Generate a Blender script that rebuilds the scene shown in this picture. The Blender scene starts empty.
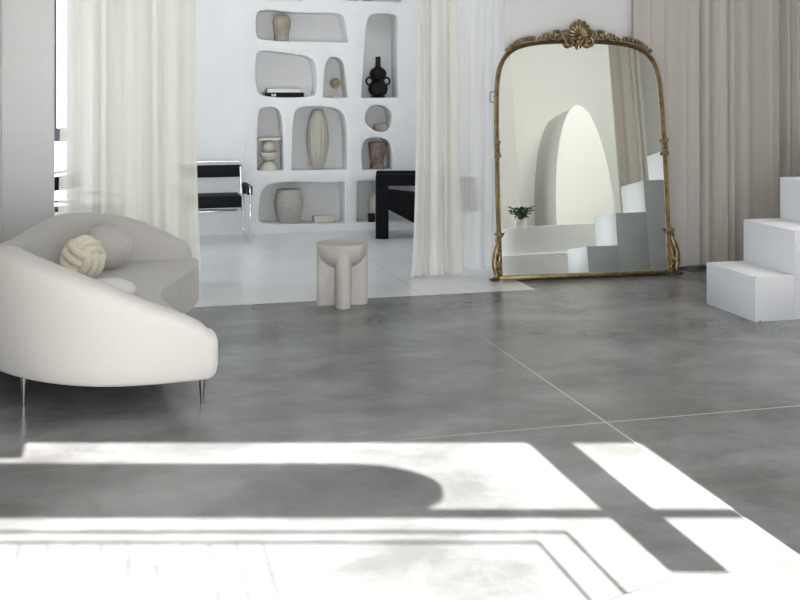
import bpy, bmesh, math, random
from math import sin, cos, pi, atan, tan, radians, sqrt
from mathutils import Vector, Matrix, noise
random.seed(4)
SC = bpy.context.scene
COL = SC.collection

# ------------------------------------------------------------------ camera
FPX, HOR, EYE = 1100.0, 80.0, 1.72           # focal length in px, horizon row, eye height
YAW = atan(290 / 1100)
CY, SY = cos(YAW), sin(YAW)
cam_d = bpy.data.cameras.new('camera')
cam_d.sensor_width = 36
cam_d.lens = 36 * FPX / 800
cam_d.shift_y = -(300 - HOR) / 800
cam = bpy.data.objects.new('camera', cam_d)
cam.location = (0, 0, EYE)
cam.rotation_euler = (pi / 2, 0, -YAW)
cam_d.clip_start = .05
COL.objects.link(cam)
SC.camera = cam

# ------------------------------------------------------------------ world, sun, daylight, added fill, exposure
SC.view_settings.view_transform = 'Standard'
SC.view_settings.look = 'None'
SC.view_settings.exposure = 0.0
SC.view_settings.gamma = 1.0
SC.view_settings.use_curve_mapping = False
wd = bpy.data.worlds.new('sky')
SC.world = wd
wd.use_nodes = True
wb = wd.node_tree.nodes['Background']
wb.inputs['Color'].default_value = (.8, .895, 1, 1)
wb.inputs['Strength'].default_value = 3.8


def rm(l, d, z=0):
    """point of the window bay: l to the right, d forward of the bay's centre line, z up"""
    return Vector((l * CY + d * SY, -l * SY + d * CY, z))


SUN_K = .5                                     # drop of the sun's rays per metre into the room
sun_dir = (rm(-.248, 1) + Vector((0, 0, -SUN_K))).normalized()
sl = bpy.data.lights.new('sun', 'SUN')
sl.energy = 46
sl.angle = radians(.25)
sl.color = (1, .97, .93)
so = bpy.data.objects.new('sun', sl)
so.rotation_euler = sun_dir.to_track_quat('-Z', 'Y').to_euler()
so.location = (0, -6, 6)
COL.objects.link(so)


def area(name, loc, target, sx, sy, power, color=(1, 1, 1)):
    l = bpy.data.lights.new(name, 'AREA')
    l.shape = 'RECTANGLE'
    l.size, l.size_y = sx, sy
    l.energy = power
    l.color = color
    o = bpy.data.objects.new(name, l)
    o.location = loc
    o.rotation_euler = (Vector(target) - Vector(loc)).to_track_quat('-Z', 'Y').to_euler()
    COL.objects.link(o)
    return o


p = rm(.95, -.5, 1.5)
q = rm(.95, 3, 1.4)
area('front_window_daylight', p, q, 3.2, 2.7, 185, (.94, .97, 1))
area('back_window_daylight', (-1.95, 10.7, 1.9), (2, 10.7, 1.0), 2.0, 2.4, 9, (.93, .97, 1))
area('back_fill', (2.2, 10.6, 3.75), (2.2, 10.8, 0), 3.0, 1.2, 17, (.92, .96, 1))  # added fill lamp for the back room, below a closed ceiling
area('arch_fill', (5.8, 6.5, 3.7), (5.7, 2.8, 1.0), 1.6, 1.2, 190, (1, .99, .95))  # added fill lamp, brightens the arch wall that the mirror shows

# ------------------------------------------------------------------ materials
MATS = {}


def mat(name, col, rough=.6, metal=0, spec=.5, **kw):
    m = bpy.data.materials.new(name)
    m.use_nodes = True
    b = m.node_tree.nodes['Principled BSDF']
    b.inputs['Base Color'].default_value = (*col, 1)
    b.inputs['Roughness'].default_value = rough
    b.inputs['Metallic'].default_value = metal
    b.inputs['Specular IOR Level'].default_value = spec
    for k, v in kw.items():
        b.inputs[k].default_value = v
    MATS[name] = m
    return m


def N(m, t, **kw):
    n = m.node_tree.nodes.new(t)
    for k, v in kw.items():
        setattr(n, k, v)
    return n


def L(m, a, b):
    m.node_tree.links.new(a, b)


def coords(m, kind='Object', scale=(1, 1, 1)):
    t = N(m, 'ShaderNodeTexCoord')
    mp = N(m, 'ShaderNodeMapping')
    mp.inputs['Scale'].default_value = scale
    L(m, t.outputs[kind], mp.inputs['Vector'])
    return mp.outputs['Vector']


def mottled(m, c1, c2, scale=3, detail=6, bump=0, bscale=60, stretch=(1, 1, 1), lo=.35, hi=.65):
    b = m.node_tree.nodes['Principled BSDF']
    v = coords(m, 'Object', stretch)
    n = N(m, 'ShaderNodeTexNoise')
    n.inputs['Scale'].default_value = scale
    n.inputs['Detail'].default_value = detail
    n.inputs['Roughness'].default_value = .6
    L(m, v, n.inputs['Vector'])
    r = N(m, 'ShaderNodeValToRGB')
    r.color_ramp.elements[0].position = lo
    r.color_ramp.elements[1].position = hi
    r.color_ramp.elements[0].color = (*c1, 1)
    r.color_ramp.elements[1].color = (*c2, 1)
    L(m, n.outputs['Fac'], r.inputs['Fac'])
    L(m, r.outputs['Color'], b.inputs['Base Color'])
    if bump:
        n2 = N(m, 'ShaderNodeTexNoise')
        n2.inputs['Scale'].default_value = bscale
        n2.inputs['Detail'].default_value = 3
        L(m, v, n2.inputs['Vector'])
        bp = N(m, 'ShaderNodeBump')
        bp.inputs['Strength'].default_value = bump
        bp.inputs['Distance'].default_value = .004
        L(m, n2.outputs['Fac'], bp.inputs['Height'])
        L(m, bp.outputs['Normal'], b.inputs['Normal'])
    return r


def joint_lines(m, color_socket, jx, jy, width, jcol, faint=.12):
    """fine joints at fixed x and y positions of the floor, mixed over color_socket"""
    g = N(m, 'ShaderNodeNewGeometry')
    sep = N(m, 'ShaderNodeSeparateXYZ')
    L(m, g.outputs['Position'], sep.inputs[0])
    last = None
    for ax, vals in (('X', jx), ('Y', jy)):
        for v in vals:
            a = N(m, 'ShaderNodeMath', operation='SUBTRACT')
            a.inputs[1].default_value = v
            L(m, sep.outputs[ax], a.inputs[0])
            ab = N(m, 'ShaderNodeMath', operation='ABSOLUTE')
            L(m, a.outputs[0], ab.inputs[0])
            lt = N(m, 'ShaderNodeMath', operation='LESS_THAN')
            lt.inputs[1].default_value = width / 2
            L(m, ab.outputs[0], lt.inputs[0])
            # the joint line fades along part of its length
            fd = N(m, 'ShaderNodeMapRange')
            fd.inputs['From Min'].default_value, fd.inputs['From Max'].default_value = (7.2, 6.0) if ax == 'X' else (.8, 2.2)
            fd.inputs['To Min'].default_value, fd.inputs['To Max'].default_value = (faint, 1)
            L(m, sep.outputs['Y' if ax == 'X' else 'X'], fd.inputs['Value'])
            lt2 = N(m, 'ShaderNodeMath', operation='MULTIPLY')
            L(m, lt.outputs[0], lt2.inputs[0])
            L(m, fd.outputs[0], lt2.inputs[1])
            lt = lt2
            if last is None:
                last = lt
            else:
                mx = N(m, 'ShaderNodeMath', operation='MAXIMUM')
                L(m, last.outputs[0], mx.inputs[0])
                L(m, lt.outputs[0], mx.inputs[1])
                last = mx
    mix = N(m, 'ShaderNodeMixRGB')
    mix.inputs['Color2'].default_value = (*jcol, 1)
    L(m, last.outputs[0], mix.inputs['Fac'])
    L(m, color_socket, mix.inputs['Color1'])
    L(m, mix.outputs[0], m.node_tree.nodes['Principled BSDF'].inputs['Base Color'])


# polished concrete
mc = mat('polished_concrete', (.2, .2, .19), .235, 0, .55)
ramp = mottled(mc, (.125, .126, .126), (.222, .225, .227), 1.2, 12, 0, 9, (1, 1.4, 1), .36, .64)
vn = N(mc, 'ShaderNodeTexNoise')
vn.inputs['Scale'].default_value = 1.7
vn.inputs['Detail'].default_value = 9
vn.inputs['Distortion'].default_value = .9
vn.inputs['Roughness'].default_value = .62
tc = N(mc, 'ShaderNodeTexCoord')
L(mc, tc.outputs['Object'], vn.inputs['Vector'])
vr = N(mc, 'ShaderNodeValToRGB')
vr.color_ramp.elements[0].position = .43
vr.color_ramp.elements[0].color = (.86, .85, .835, 1)
vr.color_ramp.elements[1].position = .57
vr.color_ramp.elements[1].color = (1.06, 1.06, 1.06, 1)
e = vr.color_ramp.elements.new(.50)
e.color = (1, 1, 1, 1)
e = vr.color_ramp.elements.new(.508)
e.color = (.93, .925, .915, 1)
e = vr.color_ramp.elements.new(.516)
e.color = (1.01, 1.01, 1.01, 1)
L(mc, vn.outputs['Fac'], vr.inputs['Fac'])
mul = N(mc, 'ShaderNodeMixRGB', blend_type='MULTIPLY')
mul.inputs['Fac'].default_value = 1
L(mc, ramp.outputs['Color'], mul.inputs['Color1'])
L(mc, vr.outputs['Color'], mul.inputs['Color2'])
joint_lines(mc, mul.outputs[0], (2.41,), (5.08,), .011, (.42, .41, .39))
mw = mat('white_painted_floor', (.72, .72, .71), .22)
rw = mottled(mw, (.66, .665, .67), (.74, .74, .735), 1.2, 4)
joint_lines(mw, rw.outputs['Color'], (2.41,), (), .008, (.5, .5, .5), 1)

mat('white_plaster', (.78, .78, .785), .75)
mottled(MATS['white_plaster'], (.71, .705, .695), (.75, .745, .735), 2, 4, .1, 14)
mat('painted_block', (.6, .59, .575), .6)
mb_ = MATS['painted_block']
br = N(mb_, 'ShaderNodeTexBrick')
br.inputs['Color1'].default_value = (.74, .73, .715, 1)
br.inputs['Color2'].default_value = (.73, .72, .705, 1)
br.inputs['Mortar'].default_value = (.715, .705, .69, 1)
br.inputs['Scale'].default_value = 1
br.inputs['Mortar Size'].default_value = .006
br.inputs['Brick Width'].default_value = .42
br.inputs['Row Height'].default_value = .215
tcb = N(mb_, 'ShaderNodeTexCoord')
sx_ = N(mb_, 'ShaderNodeSeparateXYZ')
cx_ = N(mb_, 'ShaderNodeCombineXYZ')
ad_ = N(mb_, 'ShaderNodeMath', operation='ADD')
L(mb_, tcb.outputs['Object'], sx_.inputs[0])
L(mb_, sx_.outputs['X'], ad_.inputs[0])
L(mb_, sx_.outputs['Y'], ad_.inputs[1])
L(mb_, ad_.outputs[0], cx_.inputs['X'])
L(mb_, sx_.outputs['Z'], cx_.inputs['Y'])
L(mb_, cx_.outputs[0], br.inputs['Vector'])
L(mb_, br.outputs['Color'], mb_.node_tree.nodes['Principled BSDF'].inputs['Base Color'])
mat('warm_white_wall', (.76, .745, .72), .7)
mat('pale_wall', (.76, .75, .745), .7)
mat('arch_white', (.78, .775, .74), .7)
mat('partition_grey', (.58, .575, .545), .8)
mat('ceiling_white', (.72, .72, .71), .8)
mat('window_grey', (.12, .125, .13), .5)
mat('dark_steel', (.03, .032, .035), .4, .6)

mat('boucle', (.62, .585, .535), .9, 0, .2, **{'Sheen Weight': .25, 'Sheen Roughness': .5})
mottled(MATS['boucle'], (.505, .48, .45), (.52, .495, .465), 90, 3, .2, 260)
mat('taupe_fabric', (.5, .465, .435), .95, 0, .1, **{'Sheen Weight': .2})
mottled(MATS['taupe_fabric'], (.485, .45, .42), (.53, .495, .465), 60, 3, .3, 300)
mat('cream_knit', (.72, .655, .52), .9, 0, .1, **{'Sheen Weight': .3})
mottled(MATS['cream_knit'], (.70, .635, .50), (.75, .69, .56), 60, 3, .3, 300)
mat('white_fabric', (.72, .71, .69), .9, 0, .1)
mat('chrome', (.78, .79, .8), .12, 1)
mat('dark_chrome', (.4, .39, .38), .25, 1)
mat('black_leather', (.007, .007, .008), .6, 0, .15)
mat('black_fabric', (.006, .0065, .008), .85, 0, .12)
mottled(MATS['black_fabric'], (.005, .0055, .007), (.009, .0095, .011), 30, 3, .3, 250)
mat('grey_fabric', (.13, .135, .14), .9)
mat('stone', (.5, .465, .43), .75)
mottled(MATS['stone'], (.47, .435, .40), (.55, .515, .475), 6, 6, .15, 60)
mat('stone_top', (.40, .36, .29), .55)
mottled(MATS['stone_top'], (.38, .34, .27), (.44, .40, .32), 5, 5)
mat('gilt', (.36, .25, .11), .38, 1)
mottled(MATS['gilt'], (.21, .15, .07), (.36, .265, .135), 22, 4, .3, 90)
mat('dark_gilt', (.12, .08, .035), .5, .8)
mat('mirror_glass', (.88, .915, .885), 0, 1)
mat('white_lacquer', (.80, .805, .82), .45, 0, .3)
mottled(MATS['white_lacquer'], (.66, .665, .685), (.69, .695, .71), 4, 4)
mat('scuff', (.12, .11, .1), .8)
mat('drape_cloth', (.53, .49, .45), .9, 0, .15, **{'Sheen Weight': .2})
mottled(MATS['drape_cloth'], (.515, .475, .43), (.55, .51, .465), 9, 3, .2, 200, (1, 1, .05))
mat('clay', (.55, .51, .44), .85)
mottled(MATS['clay'], (.27, .215, .165), (.42, .37, .305), 9, 6, .3, 60)
mat('bone', (.68, .63, .54), .7)
mottled(MATS['bone'], (.58, .535, .45), (.64, .60, .52), 10, 4)
mat('ribbed_clay', (.42, .39, .325), .75)
mat('woven', (.50, .47, .43), .9)
mottled(MATS['woven'], (.38, .355, .32), (.46, .435, .395), 45, 3, .4, 160)
mat('terracotta', (.30, .2, .155), .85)
mottled(MATS['terracotta'], (.14, .095, .07), (.30, .215, .17), 10, 6, .3, 70)
mat('black_ceramic', (.007, .007, .008), .6, 0, .2)
mat('book_black', (.006, .006, .007), .6, 0, .15)
mat('book_white', (.72, .70, .66), .6)
mat('paper', (.75, .72, .66), .8)
mat('print_white', (.8, .8, .8), .6)
mat('gold_matte', (.2, .155, .085), .5, .5)
mat('leaf', (.05, .1, .045), .5)
mottled(MATS['leaf'], (.035, .075, .035), (.09, .15, .07), 12, 3)
mat('twig', (.14, .1, .06), .8)
mat('canvas', (.7, .68, .62), .9)
mat('dark_soil', (.05, .035, .025), .9)


def cloth(name, col, transp, translu):
    m = bpy.data.materials.new(name)
    m.use_nodes = True
    nt = m.node_tree
    for n in list(nt.nodes):
        nt.nodes.remove(n)
    out = N(m, 'ShaderNodeOutputMaterial')
    d = N(m, 'ShaderNodeBsdfDiffuse')
    t = N(m, 'ShaderNodeBsdfTranslucent')
    tr = N(m, 'ShaderNodeBsdfTransparent')
    d.inputs['Color'].default_value = (*col, 1)
    t.inputs['Color'].default_value = (*col, 1)
    m1 = N(m, 'ShaderNodeMixShader')
    m1.inputs[0].default_value = translu
    L(m, d.outputs[0], m1.inputs[1])
    L(m, t.outputs[0], m1.inputs[2])
    m2 = N(m, 'ShaderNodeMixShader')
    # vertical thread streaks let more or less through
    v = coords(m, 'Object', (1, 1, .04))
    n = N(m, 'ShaderNodeTexNoise')
    n.inputs['Scale'].default_value = 8
    n.inputs['Detail'].default_value = 4
    L(m, v, n.inputs['Vector'])
    mr = N(m, 'ShaderNodeMapRange')
    mr.inputs['From Min'].default_value = .3
    mr.inputs['From Max'].default_value = .7
    mr.inputs['To Min'].default_value = max(0, transp - .13)
    mr.inputs['To Max'].default_value = transp + .13
    L(m, n.outputs['Fac'], mr.inputs['Value'])
    L(m, mr.outputs[0], m2.inputs[0])
    L(m, m1.outputs[0], m2.inputs[1])
    L(m, tr.outputs[0], m2.inputs[2])
    L(m, m2.outputs[0], out.inputs['Surface'])
    MATS[name] = m


cloth('ivory_sheer', (.86, .82, .70), .2, .5)
cloth('white_sheer', (.88, .85, .80), .45, .5)
cloth('dense_sheer', (.88, .85, .80), .14, .5)


# ------------------------------------------------------------------ helpers
def setp(o, label=None, cat=None, group=None, kind=None):
    if label:
        o['label'] = label
    if cat:
        o['category'] = cat
    if group:
        o['group'] = group
    if kind:
        o['kind'] = kind
    return o


def obj(name, bm, m, parent=None, smooth=45, world=True):
    """link bm as one mesh; under a parent, world-space vertices move into the parent's space"""
    bmesh.ops.recalc_face_normals(bm, faces=bm.faces)
    if parent is not None and world:
        chain = Matrix.Identity(4)
        p_ = parent
        while p_:
            loc = Matrix.LocRotScale(p_.location, p_.rotation_euler, None)
            chain = loc @ chain
            p_ = p_.parent
        bm.transform(chain.inverted())
    me = bpy.data.meshes.new(name)
    bm.to_mesh(me)
    bm.free()
    me.materials.append(MATS[m])
    if smooth:
        me.shade_smooth()
        me.set_sharp_from_angle(angle=radians(smooth))
    o = bpy.data.objects.new(name, me)
    if parent is not None:
        o.parent = parent
    COL.objects.link(o)
    return o


def thing(name, label, cat, loc=(0, 0, 0), rot=(0, 0, 0), group=None):
    o = bpy.data.objects.new(name, None)
    o.empty_display_size = .1
    o.location = loc
    o.rotation_euler = rot
    COL.objects.link(o)
    return setp(o, label, cat, group)


def solo(name, bm, m, label, cat, loc, group=None, smooth=45):
    """a thing of one mesh whose origin sits at loc"""
    bm.transform(Matrix.Translation(-Vector(loc)))
    o = obj(name, bm, m, None, smooth)
    o.location = loc
    return setp(o, label, cat, group)


def struct(name, bm, m, smooth=30):
    o = obj(name, bm, m, None, smooth)
    o['kind'] = 'structure'
    return o


def dup(root, loc, rotz, label, group=None):
    r = root.copy()
    COL.objects.link(r)
    r.location = loc
    r.rotation_euler = (0, 0, rotz)
    r['label'] = label
    if group:
        r['group'] = group
    for ch in list(root.children):
        c = ch.copy()
        COL.objects.link(c)
        c.parent = r
        for g in list(ch.children):
            d = g.copy()
            COL.objects.link(d)
            d.parent = c
    return r


def box(bm, x0, x1, y0, y1, z0, z1, bev=0, seg=2, mtx=None):
    b = bmesh.new()
    bmesh.ops.create_cube(b, size=1)
    bmesh.ops.transform(b, verts=b.verts, matrix=Matrix.Translation(((x0 + x1) / 2, (y0 + y1) / 2, (z0 + z1) / 2)) @ Matrix.Diagonal((abs(x1 - x0), abs(y1 - y0), abs(z1 - z0), 1)))
    if bev:
        bmesh.ops.bevel(b, geom=b.edges[:], offset=bev, segments=seg, affect='EDGES', profile=.5, clamp_overlap=True)
    if mtx:
        b.transform(mtx)
    join(bm, b)
    return bm


def join(bm, b):
    me = bpy.data.meshes.new('tmp')
    b.to_mesh(me)
    b.free()
    bm.from_mesh(me)
    bpy.data.meshes.remove(me)


def rings(bm, rr, closed=False, cap=True):
    """skin consecutive rings of equal point count"""
    vs = [[bm.verts.new(p) for p in r] for r in rr]
    n = len(vs[0])
    m_ = len(vs)
    for i in range(m_ if closed else m_ - 1):
        a, b = vs[i], vs[(i + 1) % m_]
        for j in range(n):
            bm.faces.new((a[j], a[(j + 1) % n], b[(j + 1) % n], b[j]))
    if cap and not closed:
        bm.faces.new(vs[0][::-1])
        bm.faces.new(vs[-1])


def tube(bm, pts, r, seg=10, closed=False):
    pts = [Vector(p) for p in pts]
    n = len(pts)
    rr = []
    up = None
    for i, p_ in enumerate(pts):
        if closed:
            t = pts[(i + 1) % n] - pts[i - 1]
        else:
            t = pts[min(i + 1, n - 1)] - pts[max(i - 1, 0)]
        t.normalize()
        if up is None:
            up = t.orthogonal().normalized()
        up = (up - t * up.dot(t))
        if up.length < 1e-6:
            up = t.orthogonal()
        up.normalize()
        s = t.cross(up)
        ri = r[i] if isinstance(r, (list, tuple)) else r
        rr.append([p_ + (up * cos(2 * pi * k / seg) + s * sin(2 * pi * k / seg)) * ri for k in range(seg)])
    rings(bm, rr, closed)
    return bm


def lathe(bm, prof, c=(0, 0, 0), seg=32, rad=None):
    """prof: (r, z) from bottom to top; rad(k, a, r, z) may modulate the radius"""
    c = Vector(c)
    rr = []
    for r, z in prof:
        ring = []
        for k in range(seg):
            a = 2 * pi * k / seg
            q_ = rad(a, r, z) if rad else r
            ring.append(c + Vector((max(q_, 1e-4) * cos(a), max(q_, 1e-4) * sin(a), z)))
        rr.append(ring)
    rings(bm, rr)
    return bm


def fillet(pts, r, n=5, closed=False):
    """round the corners of a polyline"""
    pts = [Vector(p) for p in pts]
    out = []
    m_ = len(pts)
    for i, p_ in enumerate(pts):
        if not closed and i in (0, m_ - 1):
            out.append(p_)
            continue
        a, b = pts[i - 1], pts[(i + 1) % m_]
        d1, d2 = a - p_, b - p_
        q_ = min(r, d1.length * .49, d2.length * .49)
        s, t = p_ + d1.normalized() * q_, p_ + d2.normalized() * q_
        for k in range(n + 1):
            u = k / n
            out.append(s * (1 - u) ** 2 + p_ * 2 * u * (1 - u) + t * u * u)
    return out


def smooth_curve(pts, n=8, closed=False):
    """Catmull-Rom through the points"""
    P_ = [Vector(p) for p in pts]
    m_ = len(P_)
    out = []
    for i in range(m_ if closed else m_ - 1):
        if closed:
            a, b, c, d = P_[i - 1], P_[i], P_[(i + 1) % m_], P_[(i + 2) % m_]
        else:
            a, b, c, d = P_[max(i - 1, 0)], P_[i], P_[i + 1], P_[min(i + 2, m_ - 1)]
        for k in range(n):
            t = k / n
            out.append(.5 * ((2 * b) + (c - a) * t + (2 * a - 5 * b + 4 * c - d) * t * t + (3 * b - a - 3 * c + d) * t ** 3))
    if not closed:
        out.append(P_[-1])
    return out


def ball(bm, c, r, sx=1, sy=1, sz=1, u=20, v=14):
    bmesh.ops.create_uvsphere(bm, u_segments=u, v_segments=v, radius=r,
                              matrix=Matrix.Translation(c) @ Matrix.Diagonal((sx, sy, sz, 1)))
    return bm


def slab(bm, outline, z0, z1, bev=0, seg=4):
    """extrude a plan outline (x, y) and round its top and bottom edges"""
    b = bmesh.new()
    v0 = [b.verts.new((x, y, z0)) for x, y in outline]
    v1 = [b.verts.new((x, y, z1)) for x, y in outline]
    f0 = b.faces.new(v0[::-1])
    f1 = b.faces.new(v1)
    n = len(outline)
    for i in range(n):
        b.faces.new((v0[i], v0[(i + 1) % n], v1[(i + 1) % n], v1[i]))
    if bev:
        ed = list(f0.edges) + list(f1.edges)
        bmesh.ops.bevel(b, geom=ed, offset=bev, segments=seg, affect='EDGES', profile=.5, clamp_overlap=True)
    join(bm, b)
    return bm


def col(px, Y):
    """x on the plane y = Y seen at photo column px, and the distance there"""
    t = (px - 400) / FPX
    d = Y / (CY - t * SY)
    return t * d * CY + d * SY, d


def wallpt(px, py, Y):
    x, d = col(px, Y)
    return x, EYE - (py - HOR) * d / FPX


# ------------------------------------------------------------------ the setting
EDGE, OPEN, SHELF, BACK, CEIL = 8.45, 9.13, 12.3, 12.315, 3.8
LEFT = -.82
bm = bmesh.new()
box(bm, -3, 10, -5, EDGE, -.2, 0)
struct('floor', bm, 'polished_concrete')
bm = bmesh.new()
box(bm, -3, 3.38, EDGE, 12.75, -.2, 0)
box(bm, 3.38, 10, OPEN + .08, 12.75, -.2, 0)
struct('floor_back', bm, 'white_painted_floor')
bm = bmesh.new()
box(bm, 3.38, 10, EDGE, OPEN + .08, -.2, 0)
struct('floor_right', bm, 'polished_concrete')
bm = bmesh.new()
box(bm, -3, 10, -1.9, 12.75, CEIL, CEIL + .1)
box(bm, 4.5, 10, -5, -1.9, CEIL, CEIL + .1)
struct('ceiling', bm, 'ceiling_white')
bm = bmesh.new()
box(bm, LEFT - .2, LEFT, -.42, OPEN + .15, 0, CEIL)
struct('wall_left', bm, 'warm_white_wall')
# block pier left of the opening
bm = bmesh.new()
box(bm, LEFT, -.432, OPEN, OPEN + .15, 0, CEIL, .006)
struct('wall_pier', bm, 'painted_block')
bm = bmesh.new()
box(bm, 3.36, 10, OPEN, OPEN + .15, 0, CEIL)
struct('wall_middle', bm, 'pale_wall')
bm = bmesh.new()
box(bm, 9.6, 9.8, -5, 12.75, 0, CEIL)
struct('wall_right', bm, 'arch_white')
# back room
X0_ = col(245, SHELF)[0]
bm = bmesh.new()
box(bm, -2.2, -2.0, OPEN, BACK + .2, 0, .5)
box(bm, -2.2, -2.0, OPEN, BACK + .2, 3.2, CEIL)
box(bm, -2.2, -2.0, OPEN, 9.6, .5, 3.2)
box(bm, -2.2, -2.0, 11.8, BACK + .2, .5, 3.2)
box(bm, -2.2, LEFT - .2, OPEN, OPEN + .15, 0, CEIL)
struct('wall_back_left', bm, 'white_plaster')
bm = bmesh.new()
box(bm, -.45, X0_, BACK, BACK + .2, 0, CEIL)
box(bm, -2, -.8, BACK, BACK + .2, 0, CEIL)
box(bm, -.8, -.45, BACK, BACK + .2, 0, .3)
box(bm, -.8, -.45, BACK, BACK + .2, 3.2, CEIL)
struct('wall_back_far', bm, 'white_plaster')
bm = bmesh.new()
box(bm, -.585, -.555, BACK + .05, BACK + .12, 1.2, 3.2)
box(bm, -.8, -.45, BACK + .05, BACK + .12, .3, .36)
box(bm, -.8, -.45, BACK + .05, BACK + .12, 1.06, 1.2)
box(bm, -.8, -.45, BACK + .05, BACK + .12, 3.14, 3.2)
w1 = struct('window_1', bm, 'window_grey')

# ---- shelf wall with sculpted niches
NICHES = [
    [(316, -1, 1), (316, -34, 0), (340, -40, 0), (396, -38, 0), (402, -30, 0), (401.5, 2.4, 1)],
    [(277, .2, 1), (262, .2, 0), (257, -4, 0), (256, -24, 0), (268, -34, 0), (300, -33, 0), (303, -3, 0), (302.5, .6, 1)],
    [(262, 41, 0), (255.5, 36, 0), (256, 13, 0), (262, 10, 0), (275, 10, 0), (297, 13, 0), (341, 12.5, 0), (345, 20, 0), (348.6, 42.6, 1)],
    [(263, 97.5, 0), (255.5, 89, 0), (255, 56, 0), (261, 50, 0), (285, 53, 0), (312, 56.5, 0), (316.5, 68, 0), (317, 92, 0), (313, 97.6, 0)],
    [(322.8, 97.7, 1), (325, 66, 0), (328.5, 57.5, 0), (337, 56.5, 0), (344, 62, 0), (346, 80, 0), (348.3, 97.7, 1)],
    [(361, 97.8, 1), (364, 58, 0), (366.5, 20, 0), (371, 13.5, 0), (394, 13.5, 0), (398.5, 19, 0), (397, 55, 0), (398.5, 97.8, 1)],
    [(257, 171, 1), (257.5, 114, 0), (261, 107.5, 0), (275, 106.5, 0), (282, 113, 0), (283.5, 140, 0), (284, 170.8, 1)],
    [(291.5, 170.6, 1), (293, 118, 0), (297, 107.5, 0), (315, 106, 0), (338, 108, 0), (346, 117, 0), (347.5, 145, 0), (347.5, 169.8, 1)],
    [(365.5, 112, 0), (371, 105.5, 0), (379, 104.5, 0), (389, 108, 0), (393, 117, 0), (391, 128, 0), (384, 132.5, 0), (374, 131, 0), (365, 123, 0)],
    [(363, 170, 1), (360.7, 152, 0), (364, 140, 0), (372, 137, 0), (387, 138.5, 0), (392, 148, 0), (393.5, 170, 1)],
    [(263, 224.6, 0), (258.3, 220, 0), (259, 202, 0), (262, 190, 0), (270, 183, 0), (300, 181.5, 0), (330, 183, 0), (344.8, 182, 1), (345.5, 223.6, 1)],
    [(356.5, 222.5, 1), (357, 181, 1), (385, 180, 0), (416, 181, 1), (416, 222.5, 1)],
]


def round_loop(pts):
    """niche outline in metres: corners flagged 1 stay crisp, the others are rounded broadly"""
    P_ = []
    m_ = len(pts)
    xz = [Vector(wallpt(px, py, SHELF)) for px, py, _ in pts]
    for i in range(m_):
        p_, fl = xz[i], pts[i][2]
        d1, d2 = xz[i - 1] - p_, xz[(i + 1) % m_] - p_
        lim = .02 if fl else 1
        r1, r2 = min(lim, d1.length * .5), min(lim, d2.length * .5)
        s, t = p_ + d1.normalized() * r1, p_ + d2.normalized() * r2
        n = 3 if fl else 6
        for k in range(n + (1 if fl else 0)):
            u = k / n
            P_.append(s * (1 - u) ** 2 + p_ * 2 * u * (1 - u) + t * u * u)
    out = []
    for v in P_:
        if not out or (v - out[-1]).length > .003:
            out.append(v)
    if (out[0] - out[-1]).length < .003:
        out.pop()
    return out


def offset_loop(lp, e):
    n = len(lp)
    area_ = sum(lp[i].x * lp[(i + 1) % n].y - lp[(i + 1) % n].x * lp[i].y for i in range(n))
    sgn = 1 if area_ > 0 else -1
    out = []
    for i in range(n):
        t = (lp[(i + 1) % n] - lp[i - 1]).normalized()
        out.append(lp[i] + Vector((t.y, -t.x)) * e * sgn)
    return out


bm = bmesh.new()
fe = []


def eloop(vs):
    return [bm.edges.new((vs[i], vs[(i + 1) % len(vs)])) for i in range(len(vs))]


X0, X1 = col(245, SHELF)[0], 6.0
outer = [bm.verts.new((x, SHELF, z)) for x, z in ((X0, 0), (X1, 0), (X1, CEIL), (X0, CEIL))]
fe += eloop(outer)
for nd in NICHES:
    lp = round_loop(nd)
    prev = None
    for e_, dy in ((.008, 0), (.0035, .002), (.0005, .007), (0, .016), (0, .3)):
        lo = offset_loop(lp, e_) if e_ else lp
        vs = [bm.verts.new((v.x, SHELF + dy, v.y)) for v in lo]
        if prev is None:
            fe += eloop(vs)
        else:
            for i in range(len(vs)):
                j = (i + 1) % len(vs)
                bm.faces.new((prev[i], prev[j], vs[j], vs[i]))
        prev = vs
    bm.faces.new(prev)
bmesh.ops.triangle_fill(bm, use_beauty=True, use_dissolve=False, edges=fe)
a, b, c_, d_ = outer
e1 = [bm.verts.new((v.co.x, SHELF + .4, v.co.z)) for v in outer]
for i in range(4):
    j = (i + 1) % 4
    bm.faces.new((outer[i], outer[j], e1[j], e1[i]))
bm.faces.new(e1)
struct('wall_shelves', bm, 'white_plaster', 40)

# ---- window bay behind the viewpoint (its frame draws the sun pattern on the floor)
BAY = Matrix(((CY, SY, 0, 0), (-SY, CY, 0, 0), (0, 0, 1, 0), (0, 0, 0, 1)))
WD = -.6
bm = bmesh.new()
box(bm, 2.633, 10.5, WD - .22, WD, 0, CEIL, 0, 2, BAY)
box(bm, -.9, 2.633, WD - .22, WD, 3.015, CEIL, 0, 2, BAY)
box(bm, -1.1, -.72, WD - .22, WD, 0, CEIL, 0, 2, BAY)
struct('wall_front', bm, 'warm_white_wall')
bm = bmesh.new()
box(bm, 2.057, 2.258, WD - .04, WD, 2.24, 3.02, 0, 2, BAY)
box(bm, -.75, 2.634, WD - .02, WD, 2.468, 2.506, 0, 2, BAY)
box(bm, -.75, -.33, WD - .02, WD, 2.81, 3.02, 0, 2, BAY)
struct('window_2', bm, 'dark_steel')

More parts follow.
